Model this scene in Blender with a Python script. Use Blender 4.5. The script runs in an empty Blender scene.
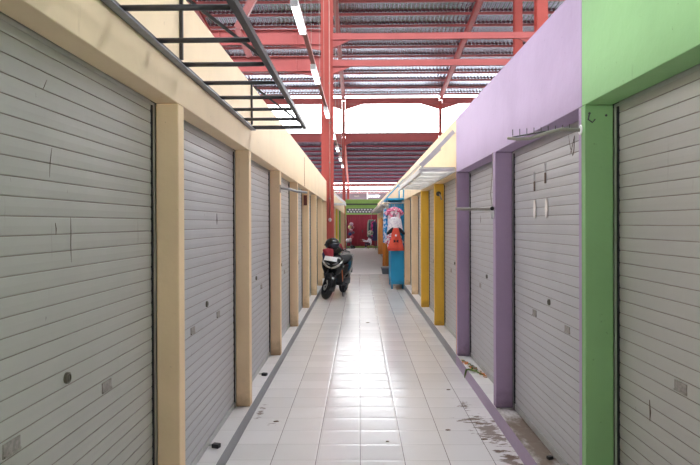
import bpy, bmesh, math, random
from mathutils import Vector, Matrix, Euler
random.seed(7)
sc = bpy.context.scene
col = sc.collection
R = math.radians
ORD = ['first','second','third','fourth','fifth','sixth','seventh','eighth','ninth','tenth','eleventh','twelfth','thirteenth','fourteenth','fifteenth','sixteenth','seventeenth','eighteenth','nineteenth','twentieth','twenty-first','twenty-second','twenty-third','twenty-fourth','twenty-fifth','twenty-sixth','twenty-seventh','twenty-eighth']

# ------------------------------------------------------------------ materials
def lin(c):
    return tuple(((v/255)/12.92 if v/255 <= .04045 else ((v/255+.055)/1.055)**2.4) for v in c) + (1,)

def nmat(name):
    m = bpy.data.materials.new(name); m.use_nodes = True
    nt = m.node_tree
    return m, nt, nt.nodes['Principled BSDF']

def N(nt, t, **kw):
    n = nt.nodes.new(t)
    for k, v in kw.items():
        if k == 'op': n.operation = v
        elif k.startswith('i'): n.inputs[int(k[1:])].default_value = v
        else: setattr(n, k, v)
    return n

def math_(nt, op, a, b=None, c=None, clamp=False):
    n = nt.nodes.new('ShaderNodeMath'); n.operation = op; n.use_clamp = clamp
    for i, v in enumerate((a, b, c)):
        if v is None: continue
        if isinstance(v, (int, float)): n.inputs[i].default_value = v
        else: nt.links.new(v, n.inputs[i])
    return n.outputs[0]

def noise(nt, vec, scale, detail=3, rough=.55, stretch=None):
    if stretch:
        mp = nt.nodes.new('ShaderNodeMapping'); mp.inputs['Scale'].default_value = stretch
        nt.links.new(vec, mp.inputs[0]); vec = mp.outputs[0]
    n = nt.nodes.new('ShaderNodeTexNoise'); n.inputs['Scale'].default_value = scale
    n.inputs['Detail'].default_value = detail; n.inputs['Roughness'].default_value = rough
    nt.links.new(vec, n.inputs['Vector']); return n.outputs['Fac']

def ramp(nt, fac, lo, hi):
    n = nt.nodes.new('ShaderNodeMapRange'); n.inputs['From Min'].default_value = lo
    n.inputs['From Max'].default_value = hi; n.interpolation_type = 'SMOOTHSTEP'
    nt.links.new(fac, n.inputs['Value']); return n.outputs[0]

def mix(nt, fac, a, b):
    n = nt.nodes.new('ShaderNodeMix'); n.data_type = 'RGBA'
    if isinstance(fac, (int, float)): n.inputs['Factor'].default_value = fac
    else: nt.links.new(fac, n.inputs['Factor'])
    for k, v in ((6, a), (7, b)):
        if isinstance(v, tuple): n.inputs[k].default_value = v
        else: nt.links.new(v, n.inputs[k])
    return n.outputs[2]

def bump(nt, bs, h, strength=.3, dist=.01):
    b = nt.nodes.new('ShaderNodeBump'); b.inputs['Strength'].default_value = strength
    b.inputs['Distance'].default_value = dist
    nt.links.new(h, b.inputs['Height']); nt.links.new(b.outputs[0], bs.inputs['Normal'])

def geo_pos(nt):
    return nt.nodes.new('ShaderNodeNewGeometry').outputs['Position']

def paint(name, c, dirt=(120, 95, 65), amount=.25, rough=.6, lowd=1.):
    m, nt, bs = nmat(name); p = geo_pos(nt)
    big = ramp(nt, noise(nt, p, 1.7, 5), .35, .75)
    c2 = tuple(v*.90 for v in lin(c)[:3]) + (1,)
    base = mix(nt, big, lin(c), c2)
    st = ramp(nt, noise(nt, p, 3.0, 6, .7, (6, 6, .8)), .62, .80)
    base = mix(nt, math_(nt, 'MULTIPLY', st, amount), base, lin(dirt))
    sp = ramp(nt, noise(nt, p, 28, 3, .6), .70, .76)
    base = mix(nt, math_(nt, 'MULTIPLY', sp, amount*1.4), base, lin(dirt))
    sepz = nt.nodes.new('ShaderNodeSeparateXYZ'); nt.links.new(p, sepz.inputs[0])
    low = math_(nt, 'MULTIPLY', ramp(nt, math_(nt, 'SUBTRACT', math_(nt, 'MULTIPLY', noise(nt, p, 7, 5), .5), sepz.outputs[2]), -.05, .16), amount*1.6*lowd, clamp=True)
    base = mix(nt, low, base, lin(dirt))
    nt.links.new(base, bs.inputs['Base Color']); bs.inputs['Roughness'].default_value = rough
    bs.inputs['Specular IOR Level'].default_value = .3
    bump(nt, bs, noise(nt, p, 14, 5), .12, .02)
    return m

def plain(name, c, rough=.5, metal=0., var=.12, scale=9., spec=.5):
    m, nt, bs = nmat(name); p = geo_pos(nt)
    f = noise(nt, p, scale, 4)
    d = tuple(v*(1-var) for v in lin(c)[:3]) + (1,)
    nt.links.new(mix(nt, ramp(nt, f, .35, .68), lin(c), d), bs.inputs['Base Color'])
    bs.inputs['Roughness'].default_value = rough; bs.inputs['Metallic'].default_value = metal
    bs.inputs['Specular IOR Level'].default_value = spec
    return m

def emit(name, c, s):
    m, nt, bs = nmat(name)
    bs.inputs['Base Color'].default_value = lin(c)
    bs.inputs['Emission Color'].default_value = lin(c); bs.inputs['Emission Strength'].default_value = s
    return m

def tile_mat(name, base=(228, 224, 223), offx=0., offy=.249, rough=.18, dirty=(), grime=.5, top_brown=0.):
    m, nt, bs = nmat(name); p = geo_pos(nt)
    s = nt.nodes.new('ShaderNodeSeparateXYZ'); nt.links.new(p, s.inputs[0])
    def cell(o, off):
        t = math_(nt, 'DIVIDE', math_(nt, 'SUBTRACT', o, off), .3)
        f = math_(nt, 'FRACT', t); fl = math_(nt, 'FLOOR', t)
        d = math_(nt, 'MULTIPLY', math_(nt, 'MINIMUM', f, math_(nt, 'SUBTRACT', 1, f)), .3)
        return f, fl, d
    fx, ix, dx = cell(s.outputs[0], offx); fy, iy, dy = cell(s.outputs[1], offy)
    cb = nt.nodes.new('ShaderNodeCombineXYZ'); nt.links.new(ix, cb.inputs[0]); nt.links.new(iy, cb.inputs[1])
    wn = nt.nodes.new('ShaderNodeTexWhiteNoise'); wn.noise_dimensions = '2D'; nt.links.new(cb.outputs[0], wn.inputs[0])
    sw = nt.nodes.new('ShaderNodeSeparateXYZ'); nt.links.new(wn.outputs['Color'], sw.inputs[0])
    b2 = tuple(v*.90 for v in lin(base)[:3]) + (1,)
    c = mix(nt, sw.outputs[0], lin(base), b2)
    smear = ramp(nt, noise(nt, p, 2.3, 6, .6), .42, .72)
    c = mix(nt, math_(nt, 'MULTIPLY', smear, .10*grime*2), c, lin((186, 176, 168)))
    # kerb-side grime and speckles
    spk = ramp(nt, noise(nt, p, 26, 4, .65), .70, .76)
    c = mix(nt, math_(nt, 'MULTIPLY', spk, grime*.55), c, lin((120, 96, 76)))
    for (cx, cy, rx, ry, lo) in dirty:
        ux = math_(nt, 'DIVIDE', math_(nt, 'SUBTRACT', s.outputs[0], cx), rx)
        uy = math_(nt, 'DIVIDE', math_(nt, 'SUBTRACT', s.outputs[1], cy), ry)
        r = math_(nt, 'SQRT', math_(nt, 'ADD', math_(nt, 'MULTIPLY', ux, ux), math_(nt, 'MULTIPLY', uy, uy)))
        q = math_(nt, 'SUBTRACT', noise(nt, p, 9, 6, .7, (1, 2.2, 1)), math_(nt, 'MULTIPLY', r, .28))
        c = mix(nt, math_(nt, 'MULTIPLY', ramp(nt, q, lo, lo+.07), .8), c, lin((112, 92, 76)))
    if top_brown:
        q = ramp(nt, noise(nt, p, 5, 6, .7, (1, .5, 1)), .30, .60)
        c = mix(nt, math_(nt, 'MULTIPLY', q, top_brown), c, lin((106, 88, 72)))
    lx = math_(nt, 'LESS_THAN', dx, .0022); ly = math_(nt, 'LESS_THAN', dy, .0018)
    c = mix(nt, math_(nt, 'MULTIPLY', ly, .55), c, lin((140, 130, 124)))
    c = mix(nt, math_(nt, 'MULTIPLY', lx, .85), c, lin((92, 82, 78)))
    nt.links.new(c, bs.inputs['Base Color'])
    ro = math_(nt, 'ADD', rough, math_(nt, 'MULTIPLY', smear, .02))
    nt.links.new(ro, bs.inputs['Roughness'])
    # each tile is slightly cushioned and laid a touch out of level
    cush = math_(nt, 'MULTIPLY', math_(nt, 'MULTIPLY', ramp(nt, dx, 0, .018), ramp(nt, dy, 0, .03)), .0009)
    tilt = math_(nt, 'MULTIPLY', math_(nt, 'MULTIPLY', math_(nt, 'SUBTRACT', sw.outputs[1], .5), fy), .0035)
    tilt2 = math_(nt, 'MULTIPLY', math_(nt, 'MULTIPLY', math_(nt, 'SUBTRACT', sw.outputs[2], .5), fx), .0016)
    bow = math_(nt, 'MULTIPLY', math_(nt, 'MULTIPLY', fy, math_(nt, 'SUBTRACT', 1, fy)), .0016)
    h = math_(nt, 'ADD', math_(nt, 'ADD', cush, bow), math_(nt, 'ADD', tilt, tilt2))
    bump(nt, bs, h, 1., 1.)
    return m

def shutter_mat(name, c, amount=.35):
    m, nt, bs = nmat(name); p = geo_pos(nt)
    big = ramp(nt, noise(nt, p, 1.2, 5), .3, .75)
    base = mix(nt, big, lin(c), tuple(v*.88 for v in lin(c)[:3]) + (1,))
    st = ramp(nt, noise(nt, p, 4.5, 6, .7, (5, 5, .5)), .63, .78)
    base = mix(nt, math_(nt, 'MULTIPLY', st, amount), base, lin((112, 98, 84)))
    sp = ramp(nt, noise(nt, p, 14, 4, .6, (1, 2.5, .8)), .74, .77)
    base = mix(nt, math_(nt, 'MULTIPLY', sp, .75), base, lin((70, 52, 42)))
    nt.links.new(base, bs.inputs['Base Color']); bs.inputs['Roughness'].default_value = .42
    bs.inputs['Specular IOR Level'].default_value = .45
    bump(nt, bs, noise(nt, p, 6, 4), .06, .02)
    return m

M = {}
M['cream'] = paint('cream_paint', (232, 208, 174), (140, 108, 70), .3)
M['creampillar'] = paint('cream_pillar_paint', (246, 216, 176), (140, 108, 70), .3)
M['yellow'] = paint('yellow_paint', (240, 192, 72), (140, 100, 50), .28)
M['yellowwall'] = paint('pale_yellow_paint', (226, 198, 154), (140, 100, 60), .25)
M['purple'] = paint('purple_paint', (178, 156, 186), (96, 72, 84), .3)
M['green'] = paint('green_paint', (142, 187, 128), (80, 84, 56), .25)
M['orange_edge'] = paint('peach_paint', (240, 176, 130), (140, 100, 70), .25)
M['lime'] = paint('lime_paint', (146, 186, 98), (70, 84, 40), .25)
M['pgreen'] = paint('leaf_green_paint', (70, 178, 72), (60, 84, 40), .2)
M['lemon'] = paint('lemon_paint', (240, 216, 70), (140, 110, 50), .2)
M['kerbgrey'] = paint('grey_kerb_paint', (154, 154, 156), (104, 96, 88), .5, .6, 0.)
M['kerbpurple'] = paint('purple_kerb_paint', (172, 154, 176), (110, 96, 100), .5, .6, 0.)
M['concrete'] = paint('grey_concrete', (196, 186, 186), (130, 118, 110), .25, .5, 0.)
M['dark'] = plain('dark_interior', (48, 46, 46), .9)
M['tile'] = tile_mat('white_tile', dirty=((1.0, 4.75, .16, .5, .33), (1.02, 4.15, .12, .4, .36), (.9, 5.0, .2, .2, .40), (1.03, 4.2, .10, .28, .42), (-.85, 5.2, .08, .5, .45), (.9, 5.4, .2, .5, .47), (-.72, 4.9, .14, .3, .49)))
M['tilekerb'] = tile_mat('white_kerb_tile', offx=.05, rough=.3, grime=.6)
M['tiledirty'] = tile_mat('dirty_kerb_tile', offx=.05, rough=.5, grime=1., top_brown=.95)
M['slat'] = shutter_mat('grey_slat', (178, 175, 169), .5)
M['slat2'] = shutter_mat('cool_grey_slat', (186, 184, 186), .4)
M['groove'] = plain('grimy_groove', (146, 134, 126), .8)
M['alu'] = plain('aluminium_rail', (188, 188, 186), .4, .3)
M['lock'] = plain('dull_lock_metal', (120, 116, 104), .35, .7)
M['plate'] = plain('worn_plate', (156, 148, 141), .5, .1, .3, 60)
M['black'] = plain('black_plastic', (24, 25, 28), .4)
M['rubber'] = plain('tyre_rubber', (34, 36, 40), .75)
M['red'] = paint('red_steel_paint', (190, 102, 100), (140, 76, 76), .3, .45, 0.)
M['redcol'] = paint('red_column_paint', (184, 84, 76), (130, 64, 60), .3, .45, 0.)
M['galv'] = plain('galvanised_sheet', (138, 143, 156), .22, .8, .2, 4)
M['galvdark'] = plain('dark_galvanised_sheet', (84, 76, 98), .5, .4, .25, 4)  # darker, rougher copy of the sheet for the far roof underside
M['galvtop'] = plain('lightened_galvanised_top', (226, 228, 232), .3, .5, .15, 4)  # top skin lightened so it reflects more sky onto the near roof
M['redshade'] = paint('shaded_crimson_steel_paint', (166, 76, 98), (120, 60, 70), .3, .5, 0.)  # same red steel paint, darkened for the shade under the far roof
M['frame'] = plain('dark_grey_steel', (74, 72, 74), .45, .3, .25, 20)
M['framelight'] = plain('blue_grey_steel', (128, 132, 142), .45, .3, .2, 20)
M['white'] = plain('white_enamel', (232, 232, 232), .4)
M['awn'] = plain('white_awning_sheet', (232, 230, 228), .5)
_nt = M['awn'].node_tree; _tr = _nt.nodes.new('ShaderNodeBsdfTranslucent'); _tr.inputs[0].default_value = (.85, .85, .84, 1)
_mx = _nt.nodes.new('ShaderNodeMixShader'); _mx.inputs[0].default_value = .75
_nt.links.new(_nt.nodes['Principled BSDF'].outputs[0], _mx.inputs[1]); _nt.links.new(_tr.outputs[0], _mx.inputs[2])
_nt.links.new(_mx.outputs[0], _nt.nodes['Material Output'].inputs['Surface'])
M['tube'] = emit('lamp_tube', (240, 248, 255), 7.)
M['channel'] = plain('brown_red_channel', (150, 92, 88), .5)
M['pipe'] = plain('grey_pipe', (164, 158, 150), .5)
M['brown'] = plain('dark_red_brown_box', (104, 50, 42), .5)
M['blue'] = paint('sky_blue_paint', (46, 156, 204), (60, 90, 110), .25, .5)
M['crimson'] = paint('crimson_paint', (150, 38, 58), (90, 30, 40), .3, .5)
M['greywall'] = plain('grey_far_wall', (132, 122, 128), .7)

# ------------------------------------------------------------------ mesh helper
class MB:
    def __init__(s): s.bm = bmesh.new()
    def _mi(s, faces, mi):
        for f in faces: f.material_index = mi
    def box(s, x0, x1, y0, y1, z0, z1, mi=0, bev=0., mat=None):
        r = bmesh.ops.create_cube(s.bm, size=1)
        for v in r['verts']:
            v.co = Vector((x0+(v.co.x+.5)*(x1-x0), y0+(v.co.y+.5)*(y1-y0), z0+(v.co.z+.5)*(z1-z0)))
            if mat: v.co = mat @ v.co
        es = {e for v in r['verts'] for e in v.link_edges}
        s._mi({f for v in r['verts'] for f in v.link_faces}, mi)
        if bev: bmesh.ops.bevel(s.bm, geom=list(es), offset=bev, segments=2, affect='EDGES', profile=.5)
        return s
    def loft(s, rings, cap=True, mi=0, closed=True, mat=None):
        vs = []
        for r in rings:
            vs.append([s.bm.verts.new(mat @ Vector(p) if mat else Vector(p)) for p in r])
        n = len(rings[0])
        for a, b in zip(vs, vs[1:]):
            for i in range(n if closed else n-1):
                f = s.bm.faces.new((a[i], a[(i+1) % n], b[(i+1) % n], b[i])); f.material_index = mi
        if cap and closed:
            for r, fl in ((vs[0], True), (vs[-1], False)):
                f = s.bm.faces.new(list(reversed(r)) if fl else r); f.material_index = mi
        return s
    def tube(s, pts, r, seg=10, mi=0, mat=None, cap=True):
        pts = [Vector(p) for p in pts]; rings = []
        rr = r if isinstance(r, (list, tuple)) else [r]*len(pts)
        ref = None
        for i, p in enumerate(pts):
            t = (pts[min(i+1, len(pts)-1)] - pts[max(i-1, 0)]).normalized()
            if ref is None: ref = Vector((0, 0, 1)) if abs(t.z) < .9 else Vector((1, 0, 0))
            u = (ref - t*ref.dot(t)).normalized(); w = t.cross(u); ref = u
            rings.append([p + (u*math.cos(2*math.pi*k/seg) + w*math.sin(2*math.pi*k/seg))*rr[i] for k in range(seg)])
        return s.loft(rings, cap, mi, True, mat)
    def bar(s, p0, p1, w, h, mi=0, up=(0, 0, 1)):
        p0, p1 = Vector(p0), Vector(p1); t = (p1-p0).normalized(); up = Vector(up)
        if abs(t.dot(up)) > .99: up = Vector((0, 1, 0))
        u = t.cross(up).normalized(); v = u.cross(t)
        rg = [[p + u*a*w/2 + v*b*h/2 for a, b in ((-1, -1), (1, -1), (1, 1), (-1, 1))] for p in (p0, p1)]
        return s.loft(rg, True, mi)
    def lathe(s, prof, c=(0, 0, 0), axis='Z', seg=24, mi=0, mat=None, cap=True):
        rings = []
        for r, h in prof:
            ring = []
            for k in range(seg):
                a = 2*math.pi*k/seg; x, y = r*math.cos(a), r*math.sin(a)
                p = {'Z': (x, y, h), 'X': (h, x, y), 'Y': (x, h, -y)}[axis]
                ring.append(Vector(p)+Vector(c))
            rings.append(ring)
        return s.loft(rings, cap, mi, True, mat)
    def torus(s, c, axis, Rm, rx, rz, seg=36, n=12, mi=0, mat=None):
        # ring around axis; rx half width along axis, rz radial half
        prof = [(Rm+rz*math.cos(2*math.pi*k/n), rx*math.sin(2*math.pi*k/n)) for k in range(n+1)]
        return s.lathe(prof, c, axis, seg, mi, mat, cap=False)
    def sphere(s, c, rx, ry, rz, seg=20, rings=12, mi=0, mat=None):
        pr = []
        for i in range(1, rings):
            a = math.pi*i/rings
            pr.append([Vector((c[0]+rx*math.sin(a)*math.cos(2*math.pi*k/seg), c[1]+ry*math.sin(a)*math.sin(2*math.pi*k/seg), c[2]-rz*math.cos(a))) for k in range(seg)])
        return s.loft(pr, True, mi, True, mat)
    def prism(s, poly, axis, a, b, mi=0, mat=None):
        # poly 2D; axis X: (y,z), Y: (x,z), Z: (x,y)
        def P(p, h): return {'X': (h, p[0], p[1]), 'Y': (p[0], h, p[1]), 'Z': (p[0], p[1], h)}[axis]
        return s.loft([[P(p, a) for p in poly], [P(p, b) for p in poly]], True, mi, True, mat)
    def mesh(s, name, mats, smooth=False):
        bmesh.ops.recalc_face_normals(s.bm, faces=s.bm.faces)
        me = bpy.data.meshes.new(name); s.bm.to_mesh(me); s.bm.free()
        for m in (mats if isinstance(mats, (list, tuple)) else [mats]): me.materials.append(m)
        if smooth:
            for p in me.polygons: p.use_smooth = True
        return me
    def build(s, name, mats, parent=None, smooth=False, auto=None):
        o = bpy.data.objects.new(name, s.mesh(name, mats, smooth)); col.objects.link(o)
        if parent: o.parent = parent
        if auto:
            e = o.modifiers.new('edge', 'EDGE_SPLIT'); e.split_angle = R(auto)
        return o

def tag(o, label, cat, group=None, kind=None):
    o['label'] = label; o['category'] = cat
    if group: o['group'] = group
    if kind: o['kind'] = kind
    return o
def empty(name, loc, label, cat, group=None, rot=(0, 0, 0)):
    o = bpy.data.objects.new(name, None); col.objects.link(o); o.location = loc; o.rotation_euler = rot
    o.empty_display_size = .1
    return tag(o, label, cat, group)
def struct(name, mb, mats, **kw):
    o = mb.build(name, mats, **kw); o['kind'] = 'structure'; return o
def inst(me, name, parent, loc=(0, 0, 0), rot=(0, 0, 0)):
    o = bpy.data.objects.new(name, me); col.objects.link(o); o.parent = parent; o.location = loc; o.rotation_euler = rot
    return o

# ------------------------------------------------------------------ constants
CAM_H = 1.604
LX, LXB = -.905, -1.02        # left wall face, back of pillar
RX, RXB = 1.09, 1.225
KH = .12; KHL = .10      # kerb heights, right and left
LTOP, RTOP = 2.21, 2.172      # underside of the beams
WT = 2.78                     # top of the stall walls
LP = [1.095 + 1.965*k for k in range(9)]            # left pillars, near faces
RP = [1.0, 2.974, 4.93, 6.86, 8.9, 10.84, 12.8, 14.8, 16.8] + [18.8+1.97*k for k in range(10)]
LP2 = [19.4+1.97*k for k in range(10)]
LEND = LP[8]+.1; REND = RP[-1]+.09; LEND2 = LP2[-1]+.1

# ------------------------------------------------------------------ floor, kerbs
b = MB(); b.box(-30, 30, -6, 75, -.2, -.012); struct('floor', b, M['concrete'])
b = MB(); b.box(-.9, 1.09, -2, 19.4, -.01, 0); struct('floor_tiles', b, M['tile'])
def kerb(name, x0, x1, y0, y1, front, topm):
    b = MB()
    b.box(min(x0, x1), max(x0, x1), y0, y1, -.01, KH if x0 > 0 else KHL, 0)
    b.bm.faces.ensure_lookup_table()
    for f in b.bm.faces:
        f.normal_update()
        if f.normal.z > .9: f.material_index = 1
    return struct(name, b, [front, topm])
kerb('trim_1', -.902, -3.2, -2, LEND+.02, M['kerbgrey'], M['tilekerb'])
kerb('trim_2', 1.088, 3.4, -2, 4.93, M['kerbpurple'], M['tiledirty'])
kerb('trim_3', 1.088, 3.4, 4.93, 6.95, M['kerbpurple'], M['tilekerb'])
kerb('trim_4', 1.088, 3.4, 6.95, REND+.02, M['kerbgrey'], M['tilekerb'])
kerb('trim_5', -.902, -3.2, 19.35, LEND2+.02, M['kerbgrey'], M['tilekerb'])

# ------------------------------------------------------------------ stall walls
b = MB(); b.box(LXB, LX, LP[0], LEND, LTOP, WT, 0, .004); b.box(LXB, LX, -2, LP[0]-.002, KHL, WT, 0)
struct('wall_left', b, M['cream'])
b = MB(); b.box(LXB, LX, 19.36, LEND2, LTOP, WT, 0, .004); struct('wall_left_far', b, M['cream'])
def rwall(name, y0, y1, m, full=None):
    b = MB(); b.box(RX, RXB, y0, y1, RTOP, WT, 0, .004)
    if full: b.box(RX, RXB, full[0], full[1], KH, WT, 0)
    return struct(name, b, m)
rwall('wall_right_green', RP[0], 3.019, M['green'], (-2, RP[0]-.002))
rwall('wall_right_purple', 3.020, 6.905, M['purple'])
rwall('wall_right_yellow', 6.906, 10.90, M['yellowwall'])
rwall('wall_right_cream', 10.901, REND, M['cream'])
# dark rooms behind the shutters
b = MB()
b.box(-3.2, -3.1, -2, LEND, KHL, 2.5); b.box(-3.1, LXB-.002, -2, LEND, 2.4, 2.5)
b.box(-3.1, LXB-.002, -2, -1.9, KHL, 2.4); b.box(-3.1, LXB-.002, LEND-.1, LEND, KHL, 2.4)
struct('wall_left_back', b, M['dark'])
b = MB()
b.box(-3.2, -3.1, 19.36, LEND2, KHL, 2.5); b.box(-3.1, LXB-.002, 19.36, LEND2, 2.4, 2.5); b.box(-3.1, LXB-.002, 19.36, 19.46, KHL, 2.4)
struct('wall_left_far_back', b, M['cream'])
b = MB()
b.box(3.3, 3.4, -2, REND, KH, 2.5); b.box(RXB+.002, 3.3, -2, REND, 2.4, 2.5)
b.box(RXB+.002, 3.3, -2, -1.9, KH, 2.4); b.box(RXB+.002, 3.3, REND-.1, REND, KH, 2.4)
struct('wall_right_back', b, M['dark'])
# rust-stained expansion joint in the cream wall
b = MB(); b.box(LX-.003, LX+.004, 10.09, 10.13, LTOP+.01, 2.70)
j = b.build('trim_6', plain('rusty_joint', (176, 122, 92), .8, 0, .4, 30)); j['kind'] = 'structure'

# ------------------------------------------------------------------ pillars
def pillar(x0, x1, y0, y1, top, mats, label, group, split=None):
    b = MB()
    x0, x1 = min(x0, x1), max(x0, x1); KH_ = KHL if x1 < 0 else KH
    if split:
        b.box(x0, x1, y0, split-.0005, KH_, top, 0, .004); b.box(x0, x1, split+.0005, y1, KH_, top, 1, .004)
    else: b.box(x0, x1, y0, y1, KH_, top, 0, .006)
    return tag(b.build('pillar', mats), label, 'pillar', group)
for k in range(1, 9):
    where = {1: 'cream plastered pillar nearest on the left, between the first and second shutters',
             2: 'second cream plastered pillar on the left, above the loose padlock',
             3: 'third cream plastered pillar on the left, carrying a grey conduit arm',
             4: 'fourth cream plastered pillar on the left, behind the conduit arm',
             5: 'cream pillar on the left with a dark red-brown box near its top',
             6: 'cream pillar on the left just beyond the one with the brown box',
             7: 'seventh cream pillar on the left, beside the parked scooter',
             8: 'last cream pillar of the left row, just before the red column'}[k]
    pillar(LX, LXB, LP[k], LP[k]+.1, LTOP-.001, M['creampillar'], where, 'cream pillars on the left')
pcol = {1: (['green', 'purple'], 'pillar painted green in front and purple behind, nearest on the right', 3.019),
        2: (['purple'], 'second pillar on the right, plain purple, between two purple-framed shutters', None),
        3: (['purple', 'orange_edge'], 'purple pillar with a peach back edge beside the yellow wall', 6.905),
        4: (['yellow'], 'yellow pillar on the right with a black lamp socket', None),
        5: (['yellow'], 'farther yellow pillar on the right, beside the cream pillars', None),
        6: (['creampillar'], 'cream pillar on the right next to the yellow pillar', None),
        7: (['creampillar'], 'cream pillar on the right beside the blue cupboard', None)}
for k in range(1, len(RP)):
    if k in pcol: mats, lab, sp = pcol[k]
    else:
        mats, sp = ['creampillar'], None
        lab = 'cream pillar on the right beyond the blue cupboard, %s of that row' % ORD[k-8]
    pillar(RX, RXB, RP[k], RP[k]+.09, RTOP-.001, [M[m] for m in mats], lab, 'painted pillars on the right', sp)
for k, y in enumerate(LP2):
    c = {3: 'lemon', 5: 'pgreen'}.get(k, 'creampillar')
    lab = {3: 'bright yellow pillar in the far left row behind the red column', 5: 'bright green pillar in the far left row behind the red column'}.get(k, 'cream pillar in the far left row behind the red column, %s along' % ORD[k])
    pillar(LX, LXB, y, y+.1, LTOP-.001, M[c], lab, 'pillars of the far left row')

# ------------------------------------------------------------------ roller shutters
PITCH = .0592
def curtain_mesh(w, h, m):
    pts = []; mi = []
    z = .05; g = .0016
    while z < h:
        z1 = min(z+PITCH, h)
        pts += [(0, z+g), (.0010, z+g+.003), (.0022, (z+z1)/2), (.0010, z1-g-.003), (0, z1-g), (-.0025, z1-g+.0004), (-.0025, z1+g-.0004)]
        mi += [0, 0, 0, 0, 1, 1, 1]; z += PITCH
    b = MB(); n = len(pts)
    A = [b.bm.verts.new((p[0], -w/2, p[1])) for p in pts]; B = [b.bm.verts.new((p[0], w/2, p[1])) for p in pts]
    for i in range(n-1):
        f = b.bm.faces.new((A[i], B[i], B[i+1], A[i+1])); f.material_index = mi[i]
    me = b.mesh('curtain', [m, M['groove']])
    return me
CACHE = {}
def shutter_meshes(w, top, mk, KH):
    key = (round(w, 3), top, mk, KH)
    if key in CACHE: return CACHE[key]
    h = top + .06 - KH
    cur = curtain_mesh(w-.095, h, M[mk])
    b = MB(); b.box(-.012, .008, -w/2+.048, w/2-.048, .004, .050, 0, .002); bar = b.mesh('bottom_bar', M['alu'])
    b = MB(); b.box(-.03, .008, -.016, .016, .001, top-KH-.001, 0, .001); rail = b.mesh('guide_rail', M['alu'])
    b = MB(); b.box(-.028, .0095, -.006, .006, .002, top-KH-.017); seal = b.mesh('rubber_seal', M['rubber'])
    b = MB(); b.box(.005, .0075, -w/2+.034, w/2-.034, top-KH-.016, top-KH-.001); trail = b.mesh('top_rail', M['alu'])
    b = MB(); b.lathe([(.001, .002), (.02, .002), (.02, .012), (.014, .013), (.014, .009), (.001, .009)], axis='X', seg=18)
    b.box(.009, .012, -.003, .003, -.012, .012)
    lock = b.mesh('lock', M['lock'])
    b = MB(); b.box(.001, .0055, -.045, .045, -.022, .022, 0, .002); b.box(.0055, .009, -.042, .042, -.02, -.013)
    pl = b.mesh('pull_plate', M['plate'])
    CACHE[key] = (cur, bar, rail, trail, lock, pl, seal); return CACHE[key]
def shutter(side, y0, y1, label, group, mk='slat', detail=True):
    top = LTOP if side < 0 else RTOP
    x = (LXB-.010) if side < 0 else (RXB+.010)
    kh = KHL if side < 0 else KH
    w = y1-y0; ms = shutter_meshes(w, top, mk, kh)
    t = empty('roller_shutter', (x, (y0+y1)/2, kh), label, 'shutter', group, (0, 0, 0 if side < 0 else math.pi))
    inst(ms[0], 'curtain', t); inst(ms[1], 'bottom_bar', t)
    inst(ms[2], 'guide_rail', t, (0, -w/2+.018, 0)); inst(ms[2], 'guide_rail', t, (0, w/2-.018, 0))
    inst(ms[6], 'rubber_seal', t, (0, -w/2+.0405, 0)); inst(ms[6], 'rubber_seal', t, (0, w/2-.0405, 0))
    inst(ms[3], 'top_rail', t)
    if detail:
        inst(ms[4], 'lock', t, (0, 0, .05+PITCH*15.5)); 
        for s in (-1, 1): inst(ms[5], 'pull_plate', t, (0, s*.34, .05+PITCH*13.5))
    return t
SH = {}
llab = ['weathered grey roller shutter nearest on the left, cut off by the picture edge',
        'second grey roller shutter on the left, with a padlock at its foot',
        'third grey roller shutter on the left, under the dark canopy frame end',
        'narrow-looking fourth grey roller shutter on the left, behind the conduit arm',
        'fifth grey roller shutter on the left, just before the pillar with the brown box',
        'sixth grey roller shutter on the left, just past the pillar with the brown box',
        'seventh grey roller shutter on the left, near the scooter wheel',
        'last grey roller shutter of the left row, hidden behind the scooter side']
for k in range(8):
    SH['L%d' % k] = shutter(-1, LP[k]+.1, LP[k+1], llab[k], 'grey roller shutters on the left', 'slat' if k == 0 else 'slat2')
rlab = ['grey roller shutter beside the green pillar, nearest on the right, cut off by the frame',
        'grey roller shutter with two white ovals hanging on it, between green and purple pillars',
        'grey roller shutter between the two purple pillars, behind the white lamp arm',
        'grey roller shutter between the purple and yellow pillars, under the white awning',
        'grey roller shutter between the two yellow pillars on the right',
        'grey roller shutter between a yellow and a cream pillar on the right',
        'grey roller shutter between the two cream pillars next to the blue cupboard',
        'grey roller shutter right behind the blue cupboard']
for k in range(len(RP)-1):
    lab = rlab[k] if k < 8 else 'grey roller shutter on the right beyond the blue cupboard, %s along' % ORD[k-8]
    SH['R%d' % k] = shutter(1, RP[k]+.09, RP[k+1], lab, 'grey roller shutters on the right', 'slat' if k == 0 else 'slat2', k < 10)
for k in range(len(LP2)-1):
    shutter(-1, LP2[k]+.1, LP2[k+1], 'grey roller shutter in the far left row behind the red column, %s along' % ORD[k], 'far left shutters', 'slat2', False)

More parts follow.
